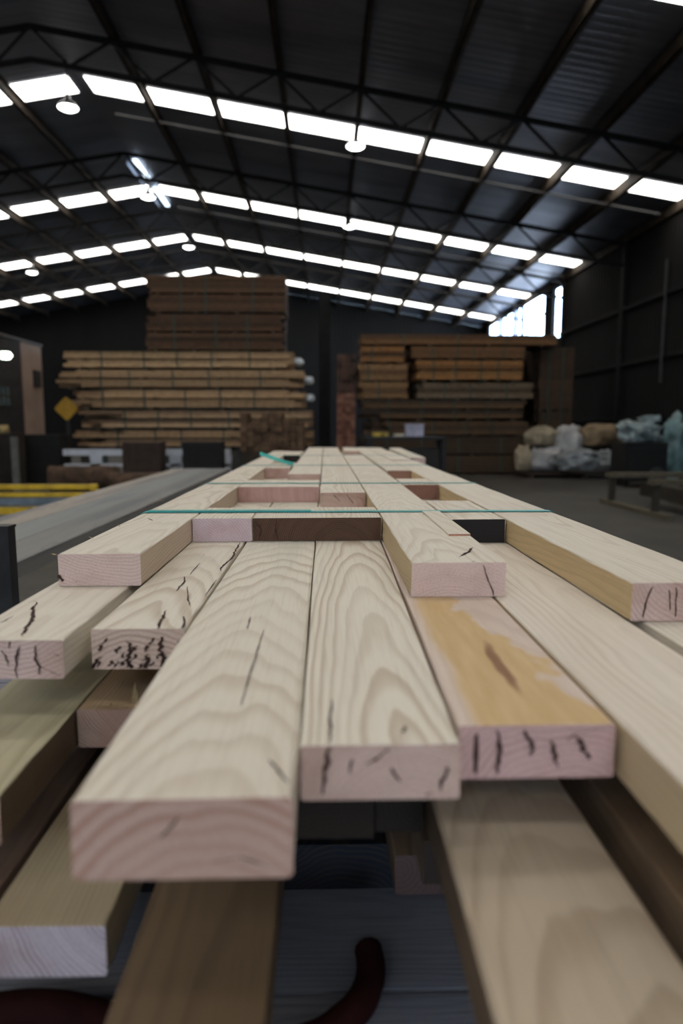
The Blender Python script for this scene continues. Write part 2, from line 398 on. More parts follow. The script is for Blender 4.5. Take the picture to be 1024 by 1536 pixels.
# ---- third layer
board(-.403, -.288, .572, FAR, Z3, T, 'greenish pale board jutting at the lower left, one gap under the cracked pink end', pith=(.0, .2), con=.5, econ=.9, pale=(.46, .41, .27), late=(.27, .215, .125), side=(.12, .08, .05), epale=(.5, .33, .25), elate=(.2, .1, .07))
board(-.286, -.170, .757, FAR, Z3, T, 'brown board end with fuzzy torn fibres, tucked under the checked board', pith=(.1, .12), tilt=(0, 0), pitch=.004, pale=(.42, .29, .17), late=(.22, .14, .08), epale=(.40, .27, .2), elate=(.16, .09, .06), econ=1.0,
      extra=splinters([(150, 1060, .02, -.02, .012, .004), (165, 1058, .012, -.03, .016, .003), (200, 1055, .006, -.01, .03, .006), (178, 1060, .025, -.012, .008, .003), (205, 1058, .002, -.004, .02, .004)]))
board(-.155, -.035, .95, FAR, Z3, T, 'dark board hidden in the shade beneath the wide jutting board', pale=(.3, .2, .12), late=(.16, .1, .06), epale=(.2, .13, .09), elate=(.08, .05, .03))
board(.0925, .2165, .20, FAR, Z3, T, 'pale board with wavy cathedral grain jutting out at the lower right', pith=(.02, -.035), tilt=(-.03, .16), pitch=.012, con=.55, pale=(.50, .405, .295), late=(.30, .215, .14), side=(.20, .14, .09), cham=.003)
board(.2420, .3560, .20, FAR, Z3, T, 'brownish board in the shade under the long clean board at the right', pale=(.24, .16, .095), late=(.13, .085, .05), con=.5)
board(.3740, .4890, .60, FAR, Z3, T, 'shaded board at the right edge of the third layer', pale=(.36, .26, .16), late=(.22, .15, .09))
board(-.030, .0435, .575, FAR, Z3, T, 'dark brown board end in the shade under the split ended board', pale=(.2, .13, .08), late=(.1, .06, .04), epale=(.035, .023, .016), elate=(.018, .012, .008))  # end kept near black, the shade of the gap put into its colour
board(.0455, .0885, .583, FAR, Z3, T, 'narrow dark board end in the shade, beside the lower right board', pale=(.2, .13, .08), late=(.1, .06, .04), epale=(.03, .02, .014), elate=(.016, .011, .008))  # gap shade painted into this end colour as well
# ---- fourth and fifth layer
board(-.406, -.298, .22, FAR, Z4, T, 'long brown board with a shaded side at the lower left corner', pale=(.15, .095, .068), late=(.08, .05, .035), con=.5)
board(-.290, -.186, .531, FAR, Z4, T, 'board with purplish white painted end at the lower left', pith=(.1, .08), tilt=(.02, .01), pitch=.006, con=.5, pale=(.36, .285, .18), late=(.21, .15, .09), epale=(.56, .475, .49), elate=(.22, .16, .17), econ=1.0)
board(-.157, -.043, .22, FAR, Z4, T, 'dark brown board pointing to the camera below the wide jutting board', pith=(.03, .15), con=.6, pale=(.15, .098, .054), late=(.07, .042, .024), pitch=.009)  # brown darkened to carry the shadow of the wide board above
board(-.03, .085, .80, FAR, Z4, T, 'set back board deep in the middle of the stack', pale=(.2, .14, .09), late=(.1, .07, .04), epale=(.02, .015, .012), elate=(.01, .008, .006))  # added with a near black end that paints the shadow band in the gap
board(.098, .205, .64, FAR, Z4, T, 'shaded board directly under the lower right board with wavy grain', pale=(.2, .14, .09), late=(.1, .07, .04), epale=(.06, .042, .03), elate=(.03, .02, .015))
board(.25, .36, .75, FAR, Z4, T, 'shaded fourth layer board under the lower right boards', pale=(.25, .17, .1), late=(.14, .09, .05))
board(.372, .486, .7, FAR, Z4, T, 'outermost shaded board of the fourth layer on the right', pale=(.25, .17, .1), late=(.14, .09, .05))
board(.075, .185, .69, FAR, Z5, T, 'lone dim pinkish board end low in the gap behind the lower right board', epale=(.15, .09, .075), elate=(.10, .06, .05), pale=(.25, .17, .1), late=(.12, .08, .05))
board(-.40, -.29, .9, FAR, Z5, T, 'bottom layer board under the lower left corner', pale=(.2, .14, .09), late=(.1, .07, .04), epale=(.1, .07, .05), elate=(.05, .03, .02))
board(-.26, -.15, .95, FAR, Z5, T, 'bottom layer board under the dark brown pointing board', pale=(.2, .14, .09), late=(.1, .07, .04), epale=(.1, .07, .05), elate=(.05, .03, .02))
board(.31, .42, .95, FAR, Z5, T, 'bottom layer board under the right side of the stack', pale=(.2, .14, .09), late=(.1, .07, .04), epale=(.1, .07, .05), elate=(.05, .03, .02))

# ---- bearers and deck under the stack
ZD = CAMZ - .575
blue_wood = wood('blue_grey_weathered_wood', (.115, .125, .165), (.05, .055, .075), (0, .3), (0, 0), .004, .7, 4.0, rough=.8, saw=.8, fibre=.6)
for i, (Y, wh) in enumerate(((.79, 'first'), (1.40, 'second'), (2.135, 'third'), (3.155, 'fourth'), (4.265, 'fifth'), (5.5, 'sixth'))):
    zt = Z5 - T - .004
    o = MB().box((-.45, 0, 0), (.5, .07, zt - ZD - .0005)).build('cross_bearer', wood('bearer_wood', (.02, .022, .03) if i == 0 else (.16, .12, .09), (.08, .06, .04), seed=Y), None, (0, Y, ZD))  # front bearer near black, its shade put into the wood colour
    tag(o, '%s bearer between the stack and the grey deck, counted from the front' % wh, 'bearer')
Y = -.15
for i in range(12):
    w = .30 if i != 2 else .33
    y0, y1 = [(-.2, .06), (.065, .33), (.335, .630), (.637, .93), (.935, 1.2), (1.205, 1.5), (1.505, 2.1), (2.105, 2.9), (2.905, 3.7), (3.705, 4.5), (4.505, 5.3), (5.305, 6.1)][i]
    Bq = MB().box((-.75, y0, -.045), (.75, y1, 0 if i != 2 else .004))
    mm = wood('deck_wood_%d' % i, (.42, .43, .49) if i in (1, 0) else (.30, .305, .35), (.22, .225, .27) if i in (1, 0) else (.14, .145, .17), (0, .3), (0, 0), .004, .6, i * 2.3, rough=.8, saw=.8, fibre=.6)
    # grain runs across the stack: rotate the plank a quarter turn so its own length lies along X
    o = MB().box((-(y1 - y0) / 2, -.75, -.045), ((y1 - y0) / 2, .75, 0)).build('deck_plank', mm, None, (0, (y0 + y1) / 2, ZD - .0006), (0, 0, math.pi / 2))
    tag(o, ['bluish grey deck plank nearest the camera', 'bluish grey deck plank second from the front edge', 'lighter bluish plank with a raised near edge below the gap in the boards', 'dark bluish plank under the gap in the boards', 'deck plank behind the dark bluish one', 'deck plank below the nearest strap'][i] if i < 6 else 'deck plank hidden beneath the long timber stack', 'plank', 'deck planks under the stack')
steel = plain('dark_steel', (.045, .042, .04), .5, .6, .3, 8)
t = empty('steel_trestle', (0, 0, 0), 'dark steel trestle carrying the plank deck under the strapped stack', 'trestle')
for x in (-.55, .55):
    MB().box((x - .05, -.2, ZD - .13), (x + .05, 6.1, ZD - .0465)).build('beam', steel, t)
    for yy in (.3, 3.0, 5.7):
        MB().box((x - .04, yy - .04, 0.001), (x + .04, yy + .04, ZD - .1305)).build('leg', steel, t)
red_m = plain('dark_red_rubber', (.035, .009, .008), .8, var=.3, scale=20, spec=.1)
zr = ZD + .02
hose = [on_z(px, py, zr) for px, py in ((552, 1425), (556, 1448), (553, 1475), (540, 1505), (515, 1530), (470, 1560), (380, 1580), (240, 1560), (130, 1520), (40, 1510), (-60, 1525))]
sm = []
for i in range(len(hose) - 1):
    for q in range(6):
        tt = q / 6; p0 = hose[max(i - 1, 0)]; p1 = hose[i]; p2 = hose[i + 1]; p3 = hose[min(i + 2, len(hose) - 1)]
        sm.append(.5 * ((2 * p1) + (p2 - p0) * tt + (2 * p0 - 5 * p1 + 4 * p2 - p3) * tt * tt + (3 * p1 - p0 - 3 * p2 + p3) * tt ** 3))
tag(MB().tube(sm, .015, 14).build('hose', red_m, smooth=True), 'dark red hose curling on the bluish deck below the stack', 'hose')

# ------------------------------------------------------------------ teal straps
m, nt, b = new_mat('teal_strap'); k = NT(nt)
x, y, z = k.obj()
wv = k.m('SINE', k.m('MULTIPLY', x, 1400.0))
nt.links.new(k.mix(k.m('MULTIPLY_ADD', wv, .25, .3), (.02, .30, .28), (.05, .42, .38)), b.inputs['Base Color'])
b.inputs['Roughness'].default_value = .35; k.bump(wv, .3, .0004, b)
teal = m


def loop_strap(Y, xl, xr, label, wd=.019, lift=.0014):
    zt = ZT + lift; zl2 = Z2; zb = Z5 - T - .0012 + .0
    path = [(xl - .002, zt - .002), (xl + .003, zt)]
    for i in range(1, 14): path.append((xl + (xr - xl) * i / 14, zt + .0003 * math.sin(i * 1.7 + Y)))
    path += [(xr - .003, zt), (xr + .002, zt - .002), (max(xr + .002, .4915), Z2), (max(xr + .002, .4915), zb), (-.4105, zb), (-.4105, Z2 + .0005), (xl - .002, zt - .002)]
    B = MB(); th = .0011
    n = len(path) - 1
    for i in range(n):
        (ax, az), (bx, bz) = path[i], path[i + 1]
        d = Vector((bx - ax, bz - az)).normalized(); nx, nz = -d.y * th, d.x * th
        o = len(B.v)
        for (qx, qz) in ((ax, az), (bx, bz)):
            for dy in (-wd / 2, wd / 2):
                B.v.append((qx, dy, qz)); B.v.append((qx + nx, dy, qz + nz))
        B.face((o, o + 2, o + 6, o + 4)); B.face((o + 1, o + 5, o + 7, o + 3)); B.face((o, o + 4, o + 5, o + 1)); B.face((o + 2, o + 3, o + 7, o + 6))
    o = B.build('packing_strap', teal, None, (0, Y, 0))
    return tag(o, label, 'strap', 'teal straps around the timber pack')


s1 = loop_strap(1.437, -.381, .481, 'nearest teal strap across the boards, doubled at its left half', .021, .0016)
MB().box((-.372, -.010, ZT + .0032), (-.03, .012, ZT + .0046)).build('strap_overlap', teal, s1)
loop_strap(2.172, -.381, .481, 'second teal strap, crossing the wide pink and brown packer')
s3 = loop_strap(3.19, -.381, .481, 'third teal strap, the one with a loose bright tail at the left')
tail = [on_y(440, 696, 3.19), on_y(425, 692.5, 3.14), on_y(408, 686.5, 3.10), on_y(390, 680, 3.07)]
B = MB()
for a, c2 in zip(tail[:-1], tail[1:]): pass
B.ribbon([p - Vector((0, 3.19, 0)) for p in tail], (.05, .35, .95), .016)
lt = B.build('loose_tail', plain('bright_teal', (.10, .55, .48), .35, var=.15), s3); lt['label'] = 'bright loose strap tail'
sol = lt.modifiers.new('thick', 'SOLIDIFY'); sol.thickness = .001
loop_strap(4.30, -.381, .583, 'fourth teal strap, nearest the far end of the pack')

# ------------------------------------------------------------------ grey weathered pack beside
ZG = CAMZ - .40
gw = dict(epale=(.2, .17, .14), elate=(.1, .08, .06), con=.5, name='grey_board')
for (a, c2, lab, pal) in ((-1.085, -.915, 'dark weathered grey board at the right edge of the neighbouring pack', (.23, .22, .205)), (-1.265, -1.087, 'bluish weathered grey board in the middle of the neighbouring pack', (.25, .255, .25)), (-1.45, -1.267, 'brownish weathered board at the left edge of the neighbouring pack', (.36, .315, .265))):
    board(a, c2, 1.3, 6.6, ZG, .05, lab, pale=pal, late=tuple(v * .5 for v in pal), stain=(.10, .115, .135, .7), **gw)
for yy, wh in ((1.6, 'near'), (3.8, 'middle'), (6.0, 'far')):
    o = MB().box((-1.45, -.05, 0), (-.93, .05, ZG - .0505)).build('timber_block', plain('black_block', (.02, .018, .016), .8), None, (0, yy, .0))
    tag(o, '%s dark block holding up the grey weathered boards' % wh, 'block')
st = empty('steel_stake', (-.80, 1.70, 0), 'dark steel stake at the left picture edge beside the grey boards', 'stake')
MB().box((-.02, -.02, .001), (.02, .02, CAMZ - .250)).build('post', steel, st)
MB().box((-.022, -.022, CAMZ - .2495), (.022, .022, CAMZ - .243)).build('cap', steel, st)
MB().box((-.07, -.07, 0), (.07, .07, .008)).build('foot_plate', steel, st)

# ------------------------------------------------------------------ building
XR, XL, YB, YF = 7.75, -17.7, 34.5, -12.0
RX, RZ = -4.97, CAMZ + 7.0
SL = .165


def roof_z(x): return RZ - SL * abs(x - RX)


m, nt, b = new_mat('roof_sheet'); k = NT(nt)
x, y, z = k.obj()
rib = k.m('SINE', k.m('MULTIPLY', y, 2 * math.pi / .19))
rib2 = k.m('POWER', k.m('MULTIPLY_ADD', rib, .5, .5), 3.0)
nz = k.noise(k.xyz(k.m('MULTIPLY', x, .5), k.m('MULTIPLY', y, 2.0), 0.0), 1.0, 4.0)
nt.links.new(k.mix(nz, (.11, .12, .145), (.35, .38, .46)), b.inputs['Base Color'])
b.inputs['Metallic'].default_value = .85; b.inputs['Roughness'].default_value = .5
k.bump(rib2, .25, .02, b)
roof_m = m
m, nt, b = new_mat('wall_sheet'); k = NT(nt)
x, y, z = k.obj()
rib = k.m('SINE', k.m('MULTIPLY', k.m('ADD', x, y), 2 * math.pi / .2))
nz = k.noise(k.xyz(k.m('MULTIPLY', x, 1.0), y, k.m('MULTIPLY', z, .3)), 1.0, 4.0)
nt.links.new(k.mix(nz, (.010, .0097, .0095), (.02, .019, .0185)), b.inputs['Base Color'])
b.inputs['Roughness'].default_value = .9; b.inputs['Specular IOR Level'].default_value = .08; k.bump(rib, .5, .02, b)
wall_m = m
m, nt, b = new_mat('concrete_floor'); k = NT(nt)
tc = k.n('ShaderNodeTexCoord')
f1 = k.noise(tc.outputs['Object'], .6, 6.0, .62); f2 = k.noise(tc.outputs['Object'], 9.0, 5.0, .6)
c = k.mix(k.smooth(f1, .35, .7), (.034, .030, .024), (.068, .060, .048))
c = k.mix(k.m('MULTIPLY', k.smooth(f2, .5, .75), .5), c, (.02, .019, .018))
nt.links.new(c, b.inputs['Base Color']); b.inputs['Roughness'].default_value = .7; k.bump(f2, .2, .01, b)
floor_m = m
yard_m = plain('yard_ground', (.55, .56, .57), .9, var=.2, scale=.5)

struct(MB().box((XL, YF, -.2), (XR, YB, 0)).build('floor', floor_m))
struct(MB().box((XR + .3, YF - 30, -.4), (XR + 60, YB + 40, -.25)).build('ground', yard_m))
for nm, xe in (('ceiling_right', XR + .3), ('ceiling_left', XL - .3)):
    B = MB(); o0 = len(B.v); ze = roof_z(xe)
    for yy in (YF, YB):
        for (xx, zz) in ((RX, RZ), (xe, ze), (xe, ze + .05), (RX, RZ + .05)): B.v.append((xx, yy, zz))
    for f in ((0, 1, 2, 3), (4, 7, 6, 5), (0, 4, 5, 1), (1, 5, 6, 2), (2, 6, 7, 3), (3, 7, 4, 0)): B.face(f)
    struct(B.build(nm, roof_m))
EZ = roof_z(XR) - .001
# right wall, with a high opening onto the yard and a slot beside it
B = MB()
X0, X1 = XR, XR + .12
B.box((X0, YF, 0), (X1, 22.75, EZ)); B.box((X0, 22.75, 0), (X1, 23.7, 4.15)); B.box((X0, 22.75, 5.8), (X1, 23.7, EZ))
B.box((X0, 23.7, 0), (X1, 24.6, EZ)); B.box((X0, 24.6, 0), (X1, 26.7, 4.1)); B.box((X0, 26.7, 0), (X1, 33.0, 2.5)); B.box((X0, 33.0, 0), (X1, YB, EZ))  # far part of the opening lowered unseen behind the packs to brighten the roof
struct(B.build('wall_right', wall_m))
struct(MB().box((XL - .12, YF, 0), (XL, YB, roof_z(XL))).build('wall_left', wall_m))
B = MB()
for (yy0, yy1) in ((YB, YB + .12),):
    o0 = len(B.v); pr = [(XL, 0), (XR, 0), (XR, EZ), (RX, RZ), (XL, roof_z(XL))]
    for yy in (yy0, yy1):
        for (xx, zz) in pr: B.v.append((xx, yy, zz))
    B.face(range(5)); B.face(range(9, 4, -1))
    for i in range(5): B.face((i, (i + 1) % 5, 5 + (i + 1) % 5, 5 + i))
struct(B.build('wall_back', wall_m))
# front wall behind the camera with an unseen open doorway added for fill light
B = MB(); B.box((XL, YF - .12, 0), (-1.2, YF, roof_z(XL))); B.box((1.2, YF - .12, 0), (XR, YF, EZ)); B.box((-1.2, YF - .12, 2.3), (1.2, YF, 6.0)); B.box((-10.0, YF - .12, 5.9), (1.0, YF, 7.2))
struct(B.build('wall_front', wall_m))

sky_l = glow('skylight_sheet', (1.0, .965, .90), 7.2)
wn = 0
STRIPS = (-8.3, -2.5, 3.3, 9.1, 15.1, 21.35, 26.5, 31.85)
for Ys in STRIPS:
    hw_ = .34 if Ys > -5 else .60                      # unseen sheets behind the camera, widened to light the board ends
    for sgn, xe in ((1, XR - .05), (-1, XL + .05)):
        wn += 1; xa = RX + sgn * .17
        B = MB(); o0 = 0
        for yy in (Ys - hw_, Ys + hw_):
            for xx, dz in ((xa, -.012), (xe, -.012), (xe, -.004), (xa, -.004)): B.v.append((xx, yy, roof_z(xx) + dz))
        for f in ((0, 1, 2, 3), (4, 7, 6, 5), (0, 4, 5, 1), (1, 5, 6, 2), (2, 6, 7, 3), (3, 7, 4, 0)): B.face(f)
        struct(B.build('window_%d' % wn, sky_l))
# ridge glazing slots between the first two strips
for a, c2 in ((18.9, 20.5), (21.0, 22.7)):
    wn += 1
    struct(MB().box((RX - .02, a, RZ - .10), (RX + .10, c2, RZ - .085)).build('window_%d' % wn, glow('ridge_slot', (.75, .88, 1.0), 4.0)))
    struct(MB().bar((RX - .16, a, RZ - .17), (RX - .16, c2 + .2, RZ - .17), .02, .10).build('ridge_flashing', plain('ridge_flashing_metal', (.45, .5, .62), .3, .9)))
# purlins
rust_steel = plain('rust_steel', (.045, .034, .025), .7, 0, .35, 5, spec=.15)
xs = [RX + s * (1.35 + 1.415 * i) for s in (1, -1) for i in range(9)]
for xx in xs:
    if not (XL < xx < XR): continue
    zz = roof_z(xx) - .02
    B = MB().box((xx - .012, YF, zz - .24), (xx + .012, YB - .01, zz)).box((xx - .012, YF, zz - .24), (xx + .075, YB - .01, zz - .222)).box((xx - .012, YF, zz - .015), (xx + .075, YB - .01, zz))
    struct(B.build('roof_purlin', rust_steel))
# lattice trusses
black_steel = plain('black_steel', (.012, .0115, .011), .7, 0, .3, 5, spec=.12)
for Yt in (1.0, 6.9, 12.6, 18.0, 22.5, 27.1):
    tr = bpy.data.objects.new('roof_truss', None); COL.objects.link(tr); tr.location = (RX, Yt, 0); struct(tr)
    for sgn, xe in ((1, XR), (-1, XL)):
        n = 9 if sgn > 0 else 9
        dx = abs(xe - RX)
        q0 = Vector((RX, Yt, roof_z(RX) - .28)); q1 = Vector((xe, Yt, roof_z(xe) - .28)); dn = Vector((0, 0, -.52))
        MB().bar(q0, q1, .08, .08).build('top_chord', black_steel, tr).location = (-RX, -Yt, 0)
        MB().bar(q0 + dn, q1 + dn, .07, .07).build('bottom_chord', black_steel, tr).location = (-RX, -Yt, 0)
        B = MB(); step = 1.415; xx = 1.35 - 1.415
        while xx < dx - .2:
            def P(u, low):
                X = RX + sgn * u; return Vector((X, Yt, roof_z(X) - .28 - (.52 if low else 0)))
            B.bar(P(max(xx, 0), False), P(min(xx + step / 2, dx), True), .04, .04); B.bar(P(min(xx + step / 2, dx), True), P(min(xx + step, dx), False), .04, .04); xx += step
        B.build('web', black_steel, tr).location = (-RX, -Yt, 0)
    for xe in (XR - .05, XL + .05):
        struct(MB().box((xe - .045, Yt - .1, 0), (xe + .045, Yt + .1, roof_z(xe) - .3)).build('steel_column', black_steel))
# service pipes hung under the slope
grey_pipe = plain('grey_pipe', (.045, .044, .043), .6, .2)
for Yp in (15.7, 21.95):
    o = MB().bar((RX + .5, Yp, roof_z(RX + .5) - .26), (XR - .3, Yp, roof_z(XR - .3) - .26), .03, .03).build('roof_tie', grey_pipe); struct(o)
# wall girts on the right
for zz in (1.4, 2.8, 4.2):
    struct(MB().box((XR - .09, YF, zz - .05), (XR - .005, 22.7, zz + .05)).build('wall_girt', black_steel))
struct(MB().bar((XR + .06, 24.65, 4.3), (XR + .06, 32.95, 4.3), .06, .06).build('opening_rail', black_steel))
for yy in (28.2, 30.6):
    struct(MB().box((XR - .1, yy - .12, 4.1), (XR + .1, yy + .12, EZ - .02)).build('opening_post', plain('blue_grey_post', (.3, .34, .42), .5, .4)))
struct(MB().bar((XR + .05, 24.8, 5.2), (XR + .05, 27.8, 4.5), .05, .05).build('opening_brace', black_steel))
for yy, zz in ((15.6, 4.9),):
    struct(MB().tube([(XR - .12, yy, 2.2), (XR - .12, yy, zz)], .03, 8).build('downpipe', grey_pipe))

# pendant lamps
lamp_glow = glow('lamp_lens', (1.0, 1.0, .97), 9.0)
alu = plain('lamp_aluminium', (.3, .3, .3), .4, .8)
for px, py, Yl, lab in ((102, 162, 14.2, 'lit bay lamp under the ridge, the one closest to the camera'), (222, 296, 19.5, 'lit bay lamp under the ridge beside the blue ridge slots'), (283, 371, 24.6, 'lit bay lamp under the ridge, farthest back'),
                        (533, 220, 15.0, 'lit bay lamp on the right slope, just under the nearest skylight band'), (524, 340, 21.0, 'lit bay lamp on the right slope, under the second skylight band'), (48, 409, 25.6, 'lit bay lamp on the left slope at the left edge')):
    p = on_y(px, py, Yl); top = roof_z(p.x)
    t = empty('bay_lamp', p, lab, 'lamp', 'bay lamps under the roof')
    MB().lathe([(.04, .13), (.09, .12), (.15, .07), (.195, .01), (.2, 0), (.19, 0), (.175, .015)], 28).build('reflector', alu, t, smooth=True)
    MB().lathe([(.0, -.055), (.09, -.045), (.15, -.022), (.185, .002), (.17, .012), (0, .012)], 28).build('lens', lamp_glow, t, smooth=True)
    MB().lathe([(0, .24), (.05, .24), (.05, .13), (.0, .13)], 16).build('ballast', alu, t)
    MB().tube([(0, 0, .24), (0, 0, top - p.z)], .012, 6).build('hanger', black_steel, t)

# ------------------------------------------------------------------ far timber packs
def far_wood(name, col, seed):
    return wood(name, col, tuple(v * .5 for v in col), (0, .3), (.0, .0), .02, .5, seed, fibre=.3, rough=.75, stain=(*[v * .45 for v in col], .6))


strap_d = plain('green_pack_strap', (.03, .055, .04), .5)
shade_m = plain('packing_sticker', (.05, .035, .022), .8)


def far_pack(x0, x1, yt, yb, Y, depth, ncourse, cols, nstrap, label, group, seed, gap=.5, ragged=.25, wrap=None, straps_x=None):
    """strapped pack seen side on: boards lie along X; pixel box -> metres at distance Y"""
    rr = random.Random(seed)
    a = on_y(x0, yb, Y); c2 = on_y(x1, yt, Y); a.z = on_y(487, yb, Y).z; c2.z = on_y(487, yt, Y).z; W, H = c2.x - a.x, c2.z - a.z
    t = empty('timber_pack', (a.x, Y, a.z), label, 'timber pack', group)
    nb = max(3, int(depth / .22)); bw = depth / nb
    sk = .07 if ncourse == 4 else .04
    for u in (.08, .35, .65, .92): MB().box((W * u - .05, .02, 0), (W * u + .05, depth, sk - .001)).build('sticker', shade_m, t)
    half = ncourse // 2 if ncourse > 3 else ncourse
    extra = .045 if half < ncourse else 0
    h = (H - sk - extra) / ncourse; z = sk
    for i in range(ncourse):
        if i == half and extra:
            for u in (.08, .35, .65, .92): MB().box((W * u - .05, .03, z), (W * u + .05, depth - .02, z + extra - .001)).build('sticker', shade_m, t)
            z += extra
        kk = rr.uniform(.75, 1.15); col = tuple(v * kk for v in cols[i % len(cols)])
        mt = far_wood('far_wood', col, seed * 3.3 + i)
        j0 = rr.random() ** 2 * ragged * W * .9; j1 = rr.random() ** 3 * ragged * W * .3
        ln = W - j0 - j1
        y0 = rr.uniform(0, .015)
        o = MB().box((0, -bw + .004, .002), (ln, 0, h - .002)).build('board', mt, t, (j0, y0 + bw, z)); 
        o.data.transform(Matrix.Identity(4))
        B = MB()
        for q in range(1, nb):
            e0 = rr.random() ** 2 * ragged * W * .5; e1 = rr.random() ** 3 * ragged * W * .3
            B.box((e0, q * bw + .018, z + .002), (W - e1, (q + 1) * bw + .014, z + h - .002))
        o = B.build('inner_boards', mt, t); o['kind'] = 'stuff'
        z += h
    us = straps_x or [(.12 + .8 * (i + rr.uniform(.1, .5)) / max(1, nstrap)) for i in range(nstrap)]
    for u in us:
        xx = W * u
        B = MB().box((xx - .016, -.006, .001), (xx + .016, .012, H + .002)).box((xx - .016, -.006, H + .0005), (xx + .016, depth + .03, H + .003))
        B.build('strap', strap_d, t)
    if wrap:
        for (px, py, rpx) in wrap:
            p = on_y(px, py, Y) - Vector((a.x, Y, a.z)); r = rpx / 1024 * Y
            lump_mesh((1.2 * r, .28, r), 31 + px, .16).build('plastic_wrap', plastic, t, (W + .10, .36, p.z), smooth=True)
    return t


def lump_mesh(rad, seed, amp=.25, fr=1.6, flat=True, sub=4):
    bm = bmesh.new(); bmesh.ops.create_icosphere(bm, subdivisions=sub, radius=1.0)
    off = Vector((seed * 1.37, seed * .71, seed * 2.3)); B = MB()
    for v in bm.verts:
        d = v.co.normalized()
        # superellipsoid: sacks are boxier than balls
        e = .72
        q = Vector([math.copysign(abs(c) ** e, c) for c in d])
        f = 1 + amp * noise.fractal(d * fr + off, 1.0, 2.0, 3) + amp * .35 * abs(noise.noise(d * fr * 3.1 + off)) - amp * .2
        p = q * f
        if flat and p.z < -.75: p.z = -.75 - (p.z + .75) * -.08
        B.v.append((p.x * rad[0], p.y * rad[1], p.z * rad[2]))
    bm.verts.index_update()
    for f in bm.faces: B.face([v.index for v in f.verts])
    bm.free(); return B


plastic = plain('white_plastic', (.52, .56, .58), .3, var=.25, scale=3, bump=.4)
TAN = (.54, .345, .185); BRN = (.17, .085, .04); ORG = (.34, .16, .055); DKB = (.07, .042, .024)
YS = 16.0
GL = 'pale tan packs of the left stack'
far_pack(105, 470, 646, 674, YS, 1.1, 4, [TAN, (.36, .225, .12)], 5, 'tan timber pack at the bottom of the left stack', GL, 11)
far_pack(118, 469, 616, 645.5, YS, 1.1, 4, [(.62, .41, .23), (.26, .165, .095)], 5, 'tan timber pack second from the bottom of the left stack, its top course pale', GL, 12)
far_pack(100, 458, 585.5, 615.5, YS, 1.1, 4, [TAN, (.42, .265, .14)], 5, 'tan timber pack third from the bottom of the left stack, longer on its left', GL, 13, wrap=[(463, 597, 6)])
far_pack(80, 456, 556, 585, YS, 1.1, 4, [TAN, (.48, .31, .165)], 5, 'tan timber pack with its left boards sticking out farthest beside the booth wall', GL, 14, wrap=[(463, 570, 6)])
far_pack(95, 440, 528, 555.5, YS, 1.1, 4, [(.56, .37, .2), (.44, .285, .15)], 5, 'topmost of the tan packs in the left stack, under the dark brown ones', GL, 15, wrap=[(452, 542, 6)])
GU = 'dark brown packs on top of the left stack'
far_pack(216, 426, 472, 527.5, YS, 1.1, 8, [(.12, .065, .034), (.10, .052, .027), (.07, .038, .02)], 3, 'lower dark brown timber pack on top of the tan packs', GU, 16, ragged=.12)
far_pack(220, 428, 414, 471, YS, 1.1, 8, [(.10, .052, .027), (.13, .068, .034), (.075, .04, .02)], 3, 'topmost dark brown timber pack, just under the roof lights', GU, 17, ragged=.04)
# bearers under the left stack
o = MB()
base = on_y(105, 674, YS)
for i, px in enumerate((130, 240, 350, 450)):
    p = on_y(px, 674, YS)
    o = MB().box((-.15, 0, 0), (.15, 1.1, p.z - .022)).build('concrete_block', plain('dark_concrete', (.06, .055, .05), .9), None, (p.x, YS, 0))
    tag(o, '%s dark block carrying the left timber stack' % ('first', 'second', 'third', 'fourth')[i], 'block')
YR = 17.0
GR = 'packs of the right stack'
far_pack(540, 800, 655, 711.5, YR, 1.2, 6, [(0.080, 0.048, 0.024), DKB], 4, 'dark lowest pack of the right stack', GR, 21, ragged=.1)
far_pack(545, 800, 632, 654.5, YR, 1.2, 3, [(0.096, 0.056, 0.028), DKB], 4, 'dark pack second from the bottom of the right stack', GR, 22, ragged=.2)
far_pack(540, 790, 600, 631.5, YR, 1.2, 4, [(0.120, 0.068, 0.032), (0.064, 0.040, 0.024)], 4, 'shaded brown pack third from the bottom of the right stack', GR, 23, ragged=.15)
far_pack(537, 612, 573, 599.5, YR, 1.2, 3, [(0.240, 0.136, 0.060), (0.160, 0.088, 0.040)], 1, 'short tan pack at the left of the right stack, under another short one', GR, 24, ragged=.12)
far_pack(536, 612, 546, 572.5, YR, 1.2, 3, [(0.272, 0.152, 0.068), (0.192, 0.104, 0.048)], 1, 'short tan pack in the left middle of the right stack', GR, 25, ragged=.08)
far_pack(625, 800, 574, 599.5, YR, 1.2, 3, [(0.176, 0.128, 0.080), (0.072, 0.048, 0.028)], 3, 'dull greyish pack under the bright orange one', GR, 26, ragged=.08)
far_pack(623, 785, 540.5, 573, YR, 1.2, 4, [ORG, (0.336, 0.168, 0.060), (0.240, 0.112, 0.040)], 4, 'bright orange pack with four dark straps in the right stack', GR, 27, ragged=.03)
far_pack(541, 606, 519.5, 545, YR, 1.2, 3, [ORG, (0.112, 0.056, 0.024)], 1, 'short orange pack at the upper left of the right stack', GR, 28, ragged=.05)
far_pack(616, 788, 519.5, 539, YR, 1.2, 3, [(0.176, 0.088, 0.036), (0.120, 0.060, 0.026)], 4, 'brown pack directly on top of the bright orange one', GR, 29, ragged=.06)
far_pack(541, 836, 501, 518.5, YR, 1.2, 2, [(0.192, 0.096, 0.040), (0.120, 0.060, 0.026)], 3, 'long brown pack topping the right stack below the bright opening', GR, 30, ragged=.02)
far_pack(803, 862, 520, 711, YR + .3, 1.2, 12, [(0.072, 0.040, 0.022), DKB], 2, 'dark pack tower against the right wall behind the sacks', GR, 31, ragged=.05)
